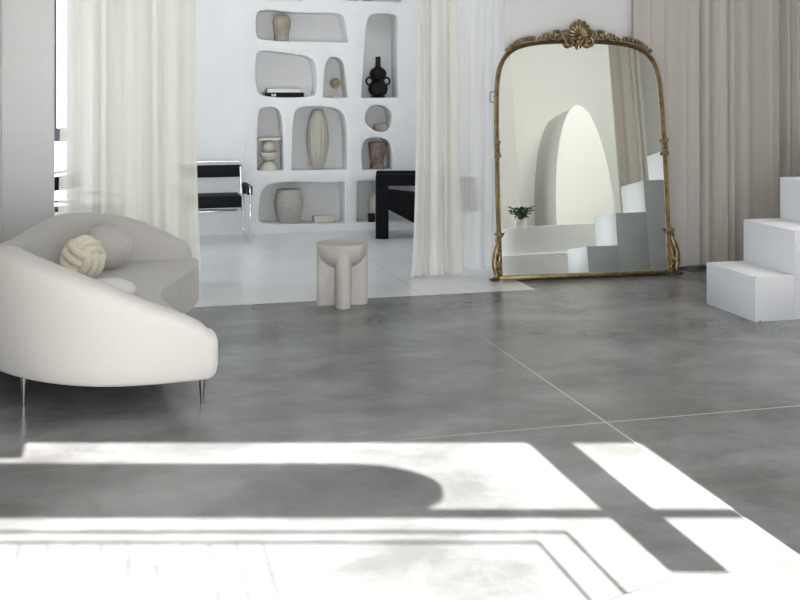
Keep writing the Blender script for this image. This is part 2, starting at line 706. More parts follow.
# garden gate outside the bay; unseen board added to cast the rounded shadow
g = thing('garden_gate', 'tall dark metal gate of thin upright bars outside the front window', 'gate', rm(.6, -.8, 0))
bm = bmesh.new()
box(bm, -.7, 1.875, -.805, -.795, 2.488, 2.498, 0, 2, BAY)
box(bm, 1.86, 1.875, -.805, -.795, 0, 2.498, 0, 2, BAY)
box(bm, -.7, 1.735, -.805, -.795, 2.442, 2.45, 0, 2, BAY)
box(bm, 1.722, 1.735, -.805, -.795, 0, 2.45, 0, 2, BAY)
obj('gate_frame', bm, 'dark_steel', g)
for k in range(14):
    bm = bmesh.new()
    x_ = -.6 + k * .1
    box(bm, x_, x_ + .004, -.802, -.798, 0, 2.44, 0, 2, BAY)
    obj('bar', bm, 'dark_steel', g)
bm = bmesh.new()
pts = []
for k in range(25):
    a = -pi / 2 + pi * k / 24
    pts.append((1.22 + .36 * cos(a), 2.835 + .135 * sin(a)))
pts = [(-1.2, 2.69)] + pts + [(-1.2, 2.97)]
v0 = [bm.verts.new(rm(l, -1.0, z)) for l, z in pts]
v1 = [bm.verts.new(rm(l, -1.06, z)) for l, z in pts]
bm.faces.new(v0)
bm.faces.new(v1[::-1])
for i in range(len(pts)):
    j = (i + 1) % len(pts)
    bm.faces.new((v0[i], v0[j], v1[j], v1[i]))
solo('shadow_board', bm, 'canvas', 'round-ended board added outside the front window to cast a rounded shadow', 'shadow caster', rm(.3, -1.03, 2.66))

# ------------------------------------------------------------------ sofa
SEAT_Z, UND = .42, .157


def sofa_outer():
    """plan of the outer back: near wing tip, round the back, far wing tip"""
    pts = []
    for k in range(10):
        pts.append((.50 - .35 * k / 10, 5.80 - .03 * sin(pi / 2 * k / 10)))
    for k in range(49):
        a = -pi / 2 - pi * k / 48
        pts.append((.15 + .93 * cos(a), 7.05 + 1.28 * sin(a)))
    for k in range(1, 11):
        pts.append((.15 + .37 * k / 10, 8.33 - .03 * sin(pi / 2 * k / 10)))
    return [Vector((x, y)) for x, y in pts]


def interp(tab, x):
    for (a, b), (c, d) in zip(tab, tab[1:]):
        if a <= x <= c:
            u = (x - a) / (c - a)
            return b + (d - b) * u
    return tab[0][1] if x < tab[0][0] else tab[-1][1]


NEAR_H = [(-.8, .66), (-.7, .76), (-.57, .835), (-.3, .76), (-.05, .68), (.2, .575), (.40, .492), (.47, .45), (.52, .398)]
FAR_H = [(-.8, .66), (-.65, .67), (-.5, .735), (-.34, .785), (-.07, .76), (.12, .72), (.28, .67), (.40, .61), (.48, .56), (.55, .52)]
SO = (0, 7.05, 0)
sofa = thing('curved_sofa', 'large crescent-shaped cream boucle sofa on thin metal legs at left', 'sofa', SO)
O = sofa_outer()
n = len(O)
prof = []
for i, p_ in enumerate(O):
    t = (O[min(i + 1, n - 1)] - O[max(i - 1, 0)]).normalized()
    inn = Vector((t.y, -t.x))                       # towards the seat
    if inn.dot(Vector((.3, 7.05)) - p_) < 0:
        inn = -inn
    near = p_.y < 7.05
    H = interp(NEAR_H if near else FAR_H, p_.x)
    T = .17
    if near and p_.x > .1:
        T = .17 - .06 * (p_.x - .1) / .5
    prof.append((p_, inn, t, H, T))


def back_ring(p_, inn, H, T, shrink=0.0):
    lean = .035
    zb = UND
    pts = [(.03, zb - .006), (.012, zb), (.003, zb + .018), (-.003, zb + .08)]
    for u in (.3, .5, .7, .85):
        pts.append((-lean * u * (H - zb - .1) / .5, zb + .08 + (H - .07 - zb - .08) * u))
    lx = -lean * (H - zb - .1) / .5
    R = T / 2
    for k in range(9):
        a = pi - pi * k / 8
        pts.append((lx + R + R * cos(a), H - .07 + .07 * sin(a)))
    pts += [(T + .0, max(H - .14, SEAT_Z - .1)), (T + .05, SEAT_Z - .12), (T + .05, zb)]
    if shrink:
        cx = T / 2
        pts = [(cx + (u - cx) * (1 - shrink), max(UND, min(z, z)) if False else (UND + (H - UND) / 2 + (z - UND - (H - UND) / 2) * (1 - shrink))) for u, z in pts]
    return [Vector((p_.x + inn.x * u, p_.y + inn.y * u, z)) for u, z in pts]


bm = bmesh.new()
rr = []
# rounded near tip
p_, inn, t, H, T = prof[0]
for k in range(6):
    a = pi / 2 * k / 6
    rr.append(back_ring(p_ - t * .055 * cos(a), inn, H, T, (1 - sin(a)) * .6 + .02))
for p_, inn, t, H, T in prof:
    rr.append(back_ring(p_, inn, H, T))
p_, inn, t, H, T = prof[-1]
for k in range(1, 7):
    a = pi / 2 * k / 6
    rr.append(back_ring(p_ + t * .06 * sin(a), inn, H, T, (1 - cos(a)) * .5))
rings(bm, rr)
obj('backrest', bm, 'boucle', sofa, 60)
# seat
out = [Vector((q_[0].x + q_[1].x * .06, q_[0].y + q_[1].y * .06)) for q_ in prof]
front = smooth_curve([(.57, 8.22, 0), (.61, 8.08, 0), (.60, 7.85, 0), (.50, 7.5, 0), (.37, 7.15, 0), (.30, 6.85, 0), (.33, 6.5, 0), (.39, 6.2, 0), (.42, 6.04, 0), (.42, 5.96, 0)], 6)
outl = [(v.x, v.y) for v in out] + [(v.x, v.y) for v in front]
bm = bmesh.new()
slab(bm, outl, UND + .002, SEAT_Z, .07, 6)
bmesh.ops.triangulate(bm, faces=[f for f in bm.faces if len(f.verts) > 4])
obj('seat', bm, 'boucle', sofa, 50)
for lx, ly in ((-.44, 6.115), (.474, 5.935), (-.35, 7.9), (.45, 8.12)):
    bm = bmesh.new()
    tube(bm, [(lx, ly, UND + .02), (lx, ly, .08), (lx, ly, 0)], [.019, .014, .009], 14)
    obj('leg', bm, 'dark_chrome', sofa)

# cushions on the sofa
bm = bmesh.new()
KR = .108
ctr = Vector((-.17, 7.46, SEAT_Z + .138))
rot = Matrix.Rotation(radians(35), 3, 'Z') @ Matrix.Rotation(radians(28), 3, 'X') @ Matrix.Rotation(radians(15), 3, 'Y')
ball(bm, ctr, .09)
for ax in range(3):
    for o_ in (-.056, 0, .056):
        pts = []
        for k in range(40):
            a = 2 * pi * k / 40
            w_ = 1 + .13 * cos(2 * a)
            rr_ = sqrt(max(KR * KR - o_ * o_ * .55, .001))
            v = [rr_ * w_ * cos(a), rr_ * w_ * sin(a)]
            v = Vector((v[0], v[1], o_))
            v = Vector((v[(0 - ax) % 3], v[(1 - ax) % 3], v[(2 - ax) % 3]))
            pts.append(ctr + rot @ v)
        tube(bm, pts, .028, 10, True)
solo('knot_cushion', bm, 'cream_knit', 'cream knotted ball cushion of thick knitted cord on the sofa seat', 'cushion', (ctr.x, ctr.y, SEAT_Z))
bm = bmesh.new()
c2 = Vector((-.02, 7.84, SEAT_Z + .15))
ball(bm, c2, .165, 1.02, 1, .95, 32, 22)
for v in bm.verts:
    d = (v.co - c2)
    f_ = (d.normalized() - Vector((.7, -.6, .2)).normalized()).length
    v.co -= d.normalized() * .012 * math.exp(-(f_ / .12) ** 2)
ct = solo('ball_cushion', bm, 'taupe_fabric', 'round taupe ball cushion leaning against the sofa back behind the knot', 'cushion', (c2.x, c2.y, SEAT_Z))
bm = bmesh.new()
c3 = Vector((-.01, 6.64, SEAT_Z + .07))
ball(bm, c3, .16, 1, 1, .45, 28, 18)
solo('round_cushion', bm, 'white_fabric', 'flattened white round cushion half hidden behind the near sofa arm', 'cushion', (c3.x, c3.y, SEAT_Z))

# ------------------------------------------------------------------ stone side table
TX, TY, TH, TR = 1.72, 8.265, .478, .199
tb = thing('side_table', 'round pale stone side table with a bowl shape on crossed slab legs', 'side table', (TX, TY, 0), (0, 0, radians(-7)))
bm = bmesh.new()
pr = [(.0005, TH - .195)]
for k in range(1, 13):
    a = pi / 2 * k / 12
    pr.append((TR * .985 * sin(a), TH - .03 - .17 * cos(a)))
pr += [(TR, TH - .022), (TR, TH - .008), (TR - .006, TH - .001)]
lathe(bm, pr, (0, 0, 0), 48)
obj('bowl', bm, 'stone', tb, 40, False)
bm = bmesh.new()
lathe(bm, [(TR - .005, TH - .003), (TR - .005, TH), (TR - .03, TH + .001)], (0, 0, 0), 48)
obj('table_top', bm, 'stone_top', tb, 40, False)


def fin(a, w, r_, ztop):
    b = bmesh.new()
    pl = [(0, -w / 2)]
    for k in range(9):
        t = -pi / 2 + pi * k / 8
        pl.append((r_ - w / 2 + w / 2 * cos(t) * 1.0, w / 2 * sin(t)))
    pl.append((0, w / 2))
    slab(b, pl, 0, ztop, .004, 1)
    b.transform(Matrix.Rotation(a, 4, 'Z'))
    return b


for a in (0, 90, 180, 270):
    b = fin(radians(a), .115 if a in (90, 270) else .07, TR - .003, TH - .05)
    obj('leg', b, 'stone', tb, 40, False)

# ------------------------------------------------------------------ gilt mirror
mir = thing('floor_mirror', 'tall gilt framed mirror with an arched top and carved crest, leaning on the wall', 'mirror',
            (4.0, 8.83, .012), (radians(-5.65), 0, radians(-3)))
# local: x along the base, z up the glass, -y towards the room
half = [(.80, .0), (.80, .7), (.795, 1.2), (.785, 1.55), (.77, 1.73), (.735, 1.86), (.67, 1.955), (.57, 2.02), (.40, 2.06), (.2, 2.075), (0, 2.08)]
hp = smooth_curve([(x, 0, z) for x, z in half], 6)
path = [Vector((v.x, 0, v.z)) for v in hp] + [Vector((-v.x, 0, v.z)) for v in hp[::-1][1:]]
bm = bmesh.new()
FW = .05


def mould(p_, t):
    """moulded section: across (outwards), depth"""
    nrm = Vector((t.z, 0, -t.x))
    sec = [(0, .0), (0, -.02), (-.005, -.03), (-.013, -.036), (-.021, -.03), (-.025, -.024), (-.031, -.027), (-.036, -.023), (-.04, -.016), (-.04, 0)]
    return [p_ + nrm * u + Vector((0, d, 0)) for u, d in sec]


rr = []
for i, p_ in enumerate(path):
    t = (path[min(i + 1, len(path) - 1)] - path[max(i - 1, 0)]).normalized()
    nrm = Vector((t.z, 0, -t.x))
    rr.append(mould(p_, t))
# make sure 'outwards' really points out at the right upright
if (rr[0][-1] - path[0]).x > 0:
    rr = []
    for i, p_ in enumerate(path):
        t = -(path[min(i + 1, len(path) - 1)] - path[max(i - 1, 0)]).normalized()
        rr.append(mould(p_, t))
rings(bm, rr)
box(bm, -.80, .80, -.034, 0, 0, .035, .006, 2)
obj('frame', bm, 'gilt', mir, 50, False)
bm = bmesh.new()
ins = []
for i, p_ in enumerate(path):
    t = (path[min(i + 1, len(path) - 1)] - path[max(i - 1, 0)]).normalized()
    nrm = Vector((t.z, 0, -t.x))
    if nrm.dot(Vector((0, 0, 1)) - p_) < 0:
        nrm = -nrm
    ins.append(p_ + nrm * .034)
ins[0].z = ins[-1].z = .02
v0 = [bm.verts.new((p_.x, -.012, p_.z)) for p_ in ins]
v1 = [bm.verts.new((p_.x, -.004, p_.z)) for p_ in ins]
bm.faces.new(v0)
bm.faces.new(v1[::-1])
for i in range(len(v0)):
    j = (i + 1) % len(v0)
    bm.faces.new((v0[i], v0[j], v1[j], v1[i]))
obj('mirror_glass', bm, 'mirror_glass', mir, 20, False)
bm = bmesh.new()
v0 = [bm.verts.new((p_.x * .97, .012, p_.z * .985 + .01)) for p_ in path]
v1 = [bm.verts.new((p_.x * .97, -.001, p_.z * .985 + .01)) for p_ in path]
bm.faces.new(v0)
bm.faces.new(v1[::-1])
for i in range(len(v0)):
    j = (i + 1) % len(v0)
    bm.faces.new((v0[i], v0[j], v1[j], v1[i]))
obj('backing_board', bm, 'dark_gilt', mir, 20, False)


def scroll(bm, c, r0, turns, a0, rt, flip=1, y=-.03, n=26):
    """tapering spiral ornament"""
    pts, rad_ = [], []
    for k in range(n):
        u = k / (n - 1)
        a = a0 + flip * turns * 2 * pi * u
        r_ = r0 * (1 - .82 * u)
        pts.append((c[0] + r_ * cos(a), y - .012 * u, c[1] + r_ * sin(a)))
        rad_.append(rt * (1 - .45 * u))
    tube(bm, pts, rad_, 8)


def leafy(bm, c, ang, ln, wd, y=-.035):
    """an acanthus leaf: a fan of three tapered lobes"""
    for da, s in ((-.45, .75), (0, 1), (.45, .75)):
        a = ang + da
        pts, rad_ = [], []
        for k in range(7):
            u = k / 6
            pts.append((c[0] + cos(a + da * u * .6) * ln * s * u, y - .014 * sin(pi * u), c[1] + sin(a + da * u * .6) * ln * s * u))
            rad_.append(wd * (.35 + .9 * sin(pi * min(u * .9 + .08, 1))) * .5)
        tube(bm, pts, rad_, 7)


# crest: shell between scrolls, sprays running down both shoulders
bm = bmesh.new()
for k in range(9):
    a = radians(10 + 160 * k / 8)
    R1 = .15 - .010 * abs(k - 4)
    pts = [(cos(a) * R1 * u * .95, -.04 - .03 * sin(pi * u * .8), 2.095 + sin(a) * R1 * u) for u in (0, .25, .5, .75, 1)]
    tube(bm, pts, [.010, .016, .021, .024, .015], 8)
ball(bm, Vector((0, -.055, 2.09)), .03)
leafy(bm, (0, 2.075), -pi / 2, .085, .036, -.05)
for s in (-1, 1):
    scroll(bm, (s * .085, 2.045), .05, 1.2, pi / 2 if s > 0 else pi / 2, .015, -s, -.045)
    scroll(bm, (s * .125, 2.115), .045, 1.3, -pi / 2, .014, s, -.042)
obj('crest', bm, 'gilt', mir, 60, False)
for s in (-1, 1):
    bm = bmesh.new()
    scroll(bm, (s * .20, 2.115), .042, 1.3, pi * (0 if s < 0 else 1), .013, -s, -.035)
    scroll(bm, (s * .275, 2.105), .035, 1.2, pi * (0 if s < 0 else 1), .012, s, -.035)
    leafy(bm, (s * .20, 2.085), pi / 2 - s * .5, .075, .03)
    leafy(bm, (s * .29, 2.085), pi / 2 - s * 1.0, .06, .026)
    leafy(bm, (s * .34, 2.07), pi / 2 - s * 1.35, .05, .022)
    for k in range(7):
        u = k / 6
        x_ = s * (.41 + .24 * u)
        z_ = 2.068 - .095 * u ** 2.2
        leafy(bm, (x_, z_), pi / 2 - s * (1.0 + .5 * u), .05 - .01 * u, .02)
    obj('spray', bm, 'gilt', mir, 60, False)
    # middle clasp on the upright
    bm = bmesh.new()
    for z_ in (1.085, 1.115, 1.145):
        ball(bm, Vector((s * .778, -.03, z_)), .02, 1.25, .8, .8, 12, 8)
    leafy(bm, (s * .778, 1.15), pi / 2, .06, .02, -.032)
    leafy(bm, (s * .778, 1.08), -pi / 2, .06, .02, -.032)
    obj('clasp', bm, 'gilt', mir, 60, False)
    # foot: S scroll with acanthus climbing the upright
    bm = bmesh.new()
    pts = smooth_curve([(s * .79, -.04, .335), (s * .80, -.045, .30), (s * .828, -.05, .22), (s * .838, -.05, .12), (s * .822, -.05, .05), (s * .84, -.055, .022)], 6)
    m_ = len(pts)
    tube(bm, pts, [.010 + .013 * sin(pi * (k / (m_ - 1)) ** .8) + .005 * (k / (m_ - 1)) for k in range(m_)], 10)
    scroll(bm, (s * .797, .335), .024, 1.2, pi / 2, .010, -s, -.042)
    scroll(bm, (s * .79, .06), .028, 1.3, -pi / 2, .012, s, -.045)
    pts = smooth_curve([(s * .785, -.045, .06), (s * .80, -.05, .13), (s * .79, -.048, .20), (s * .80, -.045, .27), (s * .79, -.04, .31)], 6)
    m_ = len(pts)
    tube(bm, pts, [.007 + .010 * sin(pi * k / (m_ - 1)) for k in range(m_)], 8)
    leafy(bm, (s * .80, .10), pi / 2 - s * .35, .09, .026, -.05)
    leafy(bm, (s * .80, .20), pi / 2 - s * .25, .08, .022, -.048)
    leafy(bm, (s * .785, .345), pi / 2, .09, .022, -.036)
    obj('scroll_bracket', bm, 'gilt', mir, 60, False)
    bm = bmesh.new()
    ball(bm, Vector((s * .84, -.055, .008)), .042, 1.15, 1.1, .42, 16, 10)
    obj('foot', bm, 'dark_gilt', mir, 60, False)

# ------------------------------------------------------------------ white step plinth
ST = thing('step_plinth', 'glossy white stepped plinth standing in front of the taupe drapes', 'steps', (5.2, 7.26, 0))
xs = [4.43, 4.75, 5.07, 5.39, 5.71]
for k, x_ in enumerate(xs):
    bm = bmesh.new()
    z_ = .32 * (k + 1)
    x2 = xs[k + 1] if k + 1 < len(xs) else 6.05
    box(bm, x_, x2 + (.0 if k == 4 else 0), 6.91, 7.57, 0, z_, .004, 2)
    obj('step', bm, 'white_lacquer', ST)
for c_, r_ in ((Vector((4.435, 6.913, .318)), .006), (Vector((4.47, 6.911, .006)), .008)):
    bm = bmesh.new()
    ball(bm, c_, r_, 1, .6, .7, 8, 6)
    obj('chip', bm, 'scuff', ST)['label'] = 'dark chipped corner mark'

# ------------------------------------------------------------------ curtains


def curtain_bm(x0, x1, y, z0, z1, folds, seed, amp=.05, flare=0.0, gather=None, hem=.0, soft=1.0):
    """pleated hanging cloth; folds sharpen towards the top"""
    nx, nz = int((x1 - x0) * 90) + 20, 26
    rnd = random.Random(seed)
    ph = [rnd.uniform(0, 6.28) for _ in range(6)]
    b = bmesh.new()
    g_ = []
    for j in range(nz + 1):
        v = j / nz
        z = z0 + (z1 - z0) * v
        row = []
        for i in range(nx + 1):
            u = i / nx
            w = u + .25 / folds * sin(2 * pi * u * folds * .37 + ph[0]) + .12 / folds * sin(2 * pi * u * folds * .83 + ph[1])
            a = 2 * pi * w * folds
            sh = sin(a) + soft * .35 * sin(2 * a + ph[2] + .6 * v) * (.5 + .5 * v)
            sh += .4 * sin(a * .5 + ph[3] + 1.2 * (1 - v)) * (1 - v)
            A = amp * (.65 + .35 * (1 - v)) * (.75 + .35 * sin(2 * pi * u * 2.3 + ph[4]))
            x = x0 + (x1 - x0) * u + soft * .012 * cos(a * 1.0 + ph[5])
            if gather:
                gx, gs, gz = gather
                k_ = gs * math.exp(-((z - gz) / .55) ** 2)
                x += (gx - x) * k_
            x += flare * (1 - v) ** 5 * (u - .5) * 2
            row.append(b.verts.new((x, y + A * sh + .05 * flare * (1 - v) ** 3, z + hem * sin(a * .5 + ph[1]) * (1 - v) ** 8)))
        g_.append(row)
    for j in range(nz):
        for i in range(nx):
            b.faces.new((g_[j][i], g_[j][i + 1], g_[j + 1][i + 1], g_[j + 1][i]))
    return b


def curtain(name, m, label, group, x0, x1, y, *a, **k):
    b = curtain_bm(x0, x1, y, *a, **k)
    return solo(name, b, m, label, 'curtain', ((x0 + x1) / 2, y, a[0]), group, 80)


SHY = OPEN + .38
xa = col(61, SHY)[0]
xb = col(196, SHY)[0]
curtain('sheer_curtain', 'ivory_sheer', 'long ivory sheer curtain hanging behind the cream sofa', None, xa, xb, SHY, .012, 3.6, 6, 11, amp=.028, flare=.05, hem=.006, soft=.3)
xa, xm, xb = col(410, SHY)[0], col(449, SHY)[0], col(500, SHY)[0]
curtain('sheer_curtain', 'dense_sheer', 'densely gathered white sheer curtain beside the black armchair', None, xa - .01, xm + .0, SHY - .26, .012, 3.6, 5, 5, amp=.045, flare=.05, hem=.008, soft=.4)
curtain('sheer_curtain', 'white_sheer', 'thin see-through white sheer curtain just left of the gilt mirror', None, xm - .04, xb + .12, SHY - .1, .02, 3.6, 4, 8, amp=.022, hem=.006, soft=.4)
DY = OPEN - .1
xs_ = [col(634, DY)[0], col(699, DY)[0], col(733, DY)[0], 7.2]
DL = ['taupe drape panel just right of the gilt mirror', 'narrow taupe drape panel with tight folds, second from the gilt mirror', 'wide taupe drape panel hanging behind the white step plinth']
for k in range(3):
    curtain('drape', 'drape_cloth', DL[k], None, xs_[k], xs_[k + 1] + (.0 if k < 2 else .03), DY - (.04 if k else 0), .035, 3.7, (4, 3, 8)[k], 30 + k, amp=(.026, .055, .06)[k], hem=.006)

# small wire tieback hook on the wall edge left of the mirror
bm = bmesh.new()
hx, hz = wallpt(492.5, 97, OPEN - .02)
tube(bm, fillet([(hx - .022, OPEN - .02, hz - .045), (hx + .022, OPEN - .02, hz - .045), (hx + .022, OPEN - .02, hz + .045), (hx - .022, OPEN - .02, hz + .045)], .01, 3, True), .004, 6, True)
box(bm, hx + .02, 3.37, OPEN - .024, OPEN + .01, hz - .006, hz + .006)
solo('tieback_hook', bm, 'dark_steel', 'small dark wire hook on the wall edge left of the gilt mirror', 'hook', (hx, OPEN - .02, hz))

# ------------------------------------------------------------------ things in the niches
NY = SHELF + .14


def at(px, py, Y=NY):
    x, z = wallpt(px, py, Y)
    return x, z


def ppm(px, Y=NY):
    return FPX / col(px, Y)[1]


def niche_floor(py, px):
    return wallpt(px, py, SHELF)[1]


# faceted clay jar, upper left niche
x, _ = at(281.5, 41)
zf = niche_floor(41.5, 282)
bm = bmesh.new()
prof_ = [(.075, 0), (.085, .03), (.083, .1), (.098, .17), (.104, .23), (.095, .28), (.075, .3), (.06, .305)]
lathe(bm, prof_, (x, NY, zf + .001), 9, lambda a, r, z: r * (1 + .05 * sin(3 * a + 9 * z)))
solo('clay_jar', bm, 'clay', 'weathered beige clay jar alone in the wide upper left niche', 'vase', (x, NY, zf))


# books
def book(name, x0, x1, z0, z1, y0, y1, cover, label, group):
    b = thing(name, label, 'book', ((x0 + x1) / 2, (y0 + y1) / 2, z0), group=group)
    bm = bmesh.new()
    t = .004
    box(bm, x0, x1, y0, y1, z0, z0 + t)
    box(bm, x0, x1, y0, y1, z1 - t, z1)
    box(bm, x0, x1, y0, y0 + t, z0, z1)
    obj('cover', bm, cover, b)
    bm = bmesh.new()
    box(bm, x0 + .004, x1 - .004, y0 + .005, y1 - .006, z0 + t, z1 - t)
    obj('page_block', bm, 'paper', b)
    return b


zf = niche_floor(97.6, 283) + .001
x0, x1 = at(264.5, 95, SHELF + .04)[0], at(304, 95, SHELF + .04)[0]
bk = book('book', x0, x1, zf, zf + .055, SHELF + .04, SHELF + .26, 'book_black', 'thick black book lying flat at the bottom of the stacked pair', 'books in the niche')
bm = bmesh.new()
xx = at(271.5, 95, SHELF + .04)[0]
for k, (a_, b_) in enumerate(((0, .045), (.008, .05), (0, .04))):
    pass
for (a_, b_, c1_, d1_) in ((0, .012, .012, .042), (.016, .03, .012, .036), (.034, .05, .016, .042), (.006, .046, .012, .018)):
    box(bm, xx + a_, xx + b_, SHELF + .0385, SHELF + .0405, zf + c1_, zf + d1_)
obj('spine_print', bm, 'print_white', bk)
x0, x1 = at(267.5, 90, SHELF + .05)[0], at(303.5, 90, SHELF + .05)[0]
bk = book('book', x0, x1, zf + .0555, zf + .097, SHELF + .05, SHELF + .25, 'book_white', 'white book lying on top of the black book', 'books in the niche')
bm = bmesh.new()
xx = at(300.5, 90, SHELF + .05)[0]
box(bm, xx, xx + .012, SHELF + .0485, SHELF + .0505, zf + .068, zf + .08)
obj('spine_print', bm, 'scuff', bk)

# ring sculpture on prongs
x, _ = at(335.5, 83, NY)
zf = niche_floor(97.7, 335) + .001
ds = thing('disc_sculpture', 'small bronze pierced disc on a pronged stand in the narrow niche', 'sculpture', (x, NY, zf))
bm = bmesh.new()
zc = at(335.5, 83.3)[1]
rr = []
for k in range(32):
    a = 2 * pi * k / 32
    d = Vector((cos(a), 0, sin(a)))
    c_ = Vector((x, NY, zc))
    rr.append([c_ + d * r_ + Vector((0, y_, 0)) for r_, y_ in ((.02, -.014), (.055, -.016), (.06, -.008), (.06, .008), (.055, .016), (.02, .014))])
rings(bm, rr, True)
obj('disc', bm, 'gold_matte', ds)
bm = bmesh.new()
for s in (-1, 1):
    tube(bm, [(x + s * .02, NY, zf + .01), (x + s * .018, NY, zc - .045)], .006, 8)
box(bm, x - .05, x + .05, NY - .04, NY + .04, zf, zf + .012, .003)
obj('stand', bm, 'bone', ds)

# black double gourd vase with ring handles
x, _ = at(378, 90)
zf = niche_floor(97.8, 379) + .001
vz = thing('gourd_vase', 'matte black double gourd vase with ring handles and a straight neck', 'vase', (x, NY, zf))
bm = bmesh.new()
pr = [(.075, 0), (.09, .015)]
for k in range(2, 15):
    a = -pi / 2 + pi * k / 16
    pr.append((.115 * cos(a), .105 + .105 * sin(a)))
for k in range(3, 14):
    a = -pi / 2 + pi * k / 16
    pr.append((.1 * cos(a), .275 + .08 * sin(a)))
pr += [(.034, .357), (.031, .37), (.03, .47), (.032, .475), (.022, .475)]
lathe(bm, pr, (x, NY, zf), 40)
obj('body', bm, 'black_ceramic', vz)
for s in (-1, 1):
    bm = bmesh.new()
    tube(bm, [(x + s * .102 + .038 * cos(2 * pi * k / 20), NY, zf + .19 + .042 * sin(2 * pi * k / 20)) for k in range(20)], .011, 8, True)
    obj('handle', bm, 'black_ceramic', vz)

# stacked cream sculpture
x, _ = at(268.5, 150)
zf = niche_floor(171, 268) + .001
sk = thing('stacked_sculpture', 'cream stacked sculpture of dome, bowl and ball beneath a flat plate', 'sculpture', (x, NY, zf))
bm = bmesh.new()
lathe(bm, [(.1, 0)] + [(.1 * cos(pi / 2 * k / 10), .105 * sin(pi / 2 * k / 10)) for k in range(1, 11)], (x, NY, zf), 32)
obj('dome', bm, 'bone', sk)
bm = bmesh.new()
lathe(bm, [(.1 * sin(pi / 2 * k / 10) + .001, .2 - .098 * cos(pi / 2 * k / 10)) for k in range(11)], (x, NY, zf), 32)
obj('bowl', bm, 'bone', sk)
bm = bmesh.new()
ball(bm, Vector((x, NY, zf + .27)), .072, 1, 1, 1, 28, 18)
obj('ball', bm, 'bone', sk)
bm = bmesh.new()
box(bm, x - .125, x + .125, NY - .1, NY + .1, zf + .34, zf + .365, .003)
obj('plate', bm, 'bone', sk)

# ribbed spindle vase
x, _ = at(317.8, 140)
zf = niche_floor(170.2, 318) + .001
bm = bmesh.new()
pr = []
hh = .68
for k in range(29):
    u = k / 28
    pr.append((.05 + .07 * sin(pi * u) ** .8, hh * u))
pr += [(.03, hh + .004)]
lathe(bm, pr, (x, NY, zf), 112, lambda a, r, z: r * (1 + .06 * abs(sin(a * 7))))
solo('ribbed_vase', bm, 'ribbed_clay', 'tall spindle-shaped ribbed beige vase in the middle niche', 'vase', (x, NY, zf), None, 60)

# low bowl in the round niche
x, _ = at(380, 128)
zf = niche_floor(132.6, 380)
bm = bmesh.new()
lathe(bm, [(.04, 0), (.07, .01), (.09, .045), (.088, .07), (.07, .09), (.03, .095), (.01, .09)], (x, NY - .02, zf + .004), 28, lambda a, r, z: r * (1 + .04 * sin(5 * a)))
solo('stone_bowl', bm, 'clay', 'small rough beige bowl sitting in the round niche', 'bowl', (x, NY - .02, zf))

# terracotta bust vase
x, _ = at(377.3, 156)
zf = niche_floor(170, 378) + .001
bm = bmesh.new()
lathe(bm, [(.085, 0), (.088, .015), (.073, .045), (.07, .08), (.088, .16), (.1, .24), (.106, .29), (.106, .31), (.093, .31), (.085, .26)], (x, NY, zf), 32,
      lambda a, r, z: r * (1 + (.04 * math.exp(-((a - 1.5 * pi) / .3) ** 2) * math.exp(-((z - .15) / .05) ** 2))))
solo('terracotta_pot', bm, 'terracotta', 'reddish brown waisted terracotta pot in the niche above the black armchair', 'pot', (x, NY, zf))

# woven basket vase
x, _ = at(289, 207)
zf = niche_floor(224.4, 289) + .001
pb = [(.10, 0), (.113, .02), (.142, .095), (.16, .18), (.162, .23), (.15, .305), (.133, .365), (.128, .38)]
pf = []
for (a, b), (c, d) in zip(pb, pb[1:]):
    for k in range(6):
        u = k / 6
        pf.append((a + (c - a) * u, b + (d - b) * u))
pf += [(.128, .38), (.118, .382), (.116, .36), (.125, .25), (.1, .05)]
bm = bmesh.new()
lathe(bm, pf, (x, NY + .01, zf), 96, lambda a, r, z: r + (.006 * sin(a * 20) * sin(z * 95) + .003 * sin(z * 190) if r > .094 and z < .375 else 0))
solo('woven_basket', bm, 'woven', 'grey woven barrel-shaped basket in the lowest wide niche', 'basket', (x, NY + .01, zf), None, 70)

# pale box
x, _ = at(322.8, 220)
bx_ = thing('keepsake_box', 'small flat pale box lying beside the woven basket', 'box', (x, NY, zf))
zf = niche_floor(223.8, 323) + .001
bm = bmesh.new()
box(bm, x - .108, x + .108, NY - .07, NY + .07, zf, zf + .052, .004)
obj('body', bm, 'bone', bx_)
bm = bmesh.new()
box(bm, x - .112, x + .112, NY - .074, NY + .074, zf + .0525, zf + .074, .004)
obj('lid', bm, 'bone', bx_)

# round-shouldered vase and dark block behind the armchair
x, _ = at(379, 205)
zf = niche_floor(222.5, 378) + .001
bm = bmesh.new()
lathe(bm, [(.05, 0), (.08, .02), (.12, .12), (.128, .19), (.11, .27), (.06, .33), (.04, .345), (.03, .34)], (x, NY + .02, zf), 32)
solo('moon_vase', bm, 'bone', 'round beige vase in the bottom niche half hidden by the black armchair', 'vase', (x, NY + .02, zf))
x, _ = at(371, 217, SHELF + .05)
bm = bmesh.new()
box(bm, x - .03, x + .04, SHELF + .02, SHELF + .075, zf, zf + .1, .004)
solo('ornament_block', bm, 'black_ceramic', 'small black block at the front of the bottom right niche', 'ornament', (x, SHELF + .05, zf))

# bases of ornaments in the topmost niche
zf = niche_floor(1.6, 360) + .001
for k, (px, r_, m_, lb) in enumerate(((352, .07, 'terracotta', 'brown pot in the topmost niche, its foot at the picture edge, left one'),
                                      (367, .055, 'clay', 'beige pot in the topmost niche, its foot at the picture edge, right one'))):
    x, _ = at(px, 0)
    bm = bmesh.new()
    lathe(bm, [(r_ * .7, 0), (r_, .03), (r_ * 1.15, .14), (r_ * .8, .22), (r_ * .6, .24)], (x, NY, zf), 24)
    solo('shelf_pot', bm, m_, lb, 'pot', (x, NY, zf), 'pots in the topmost niche')


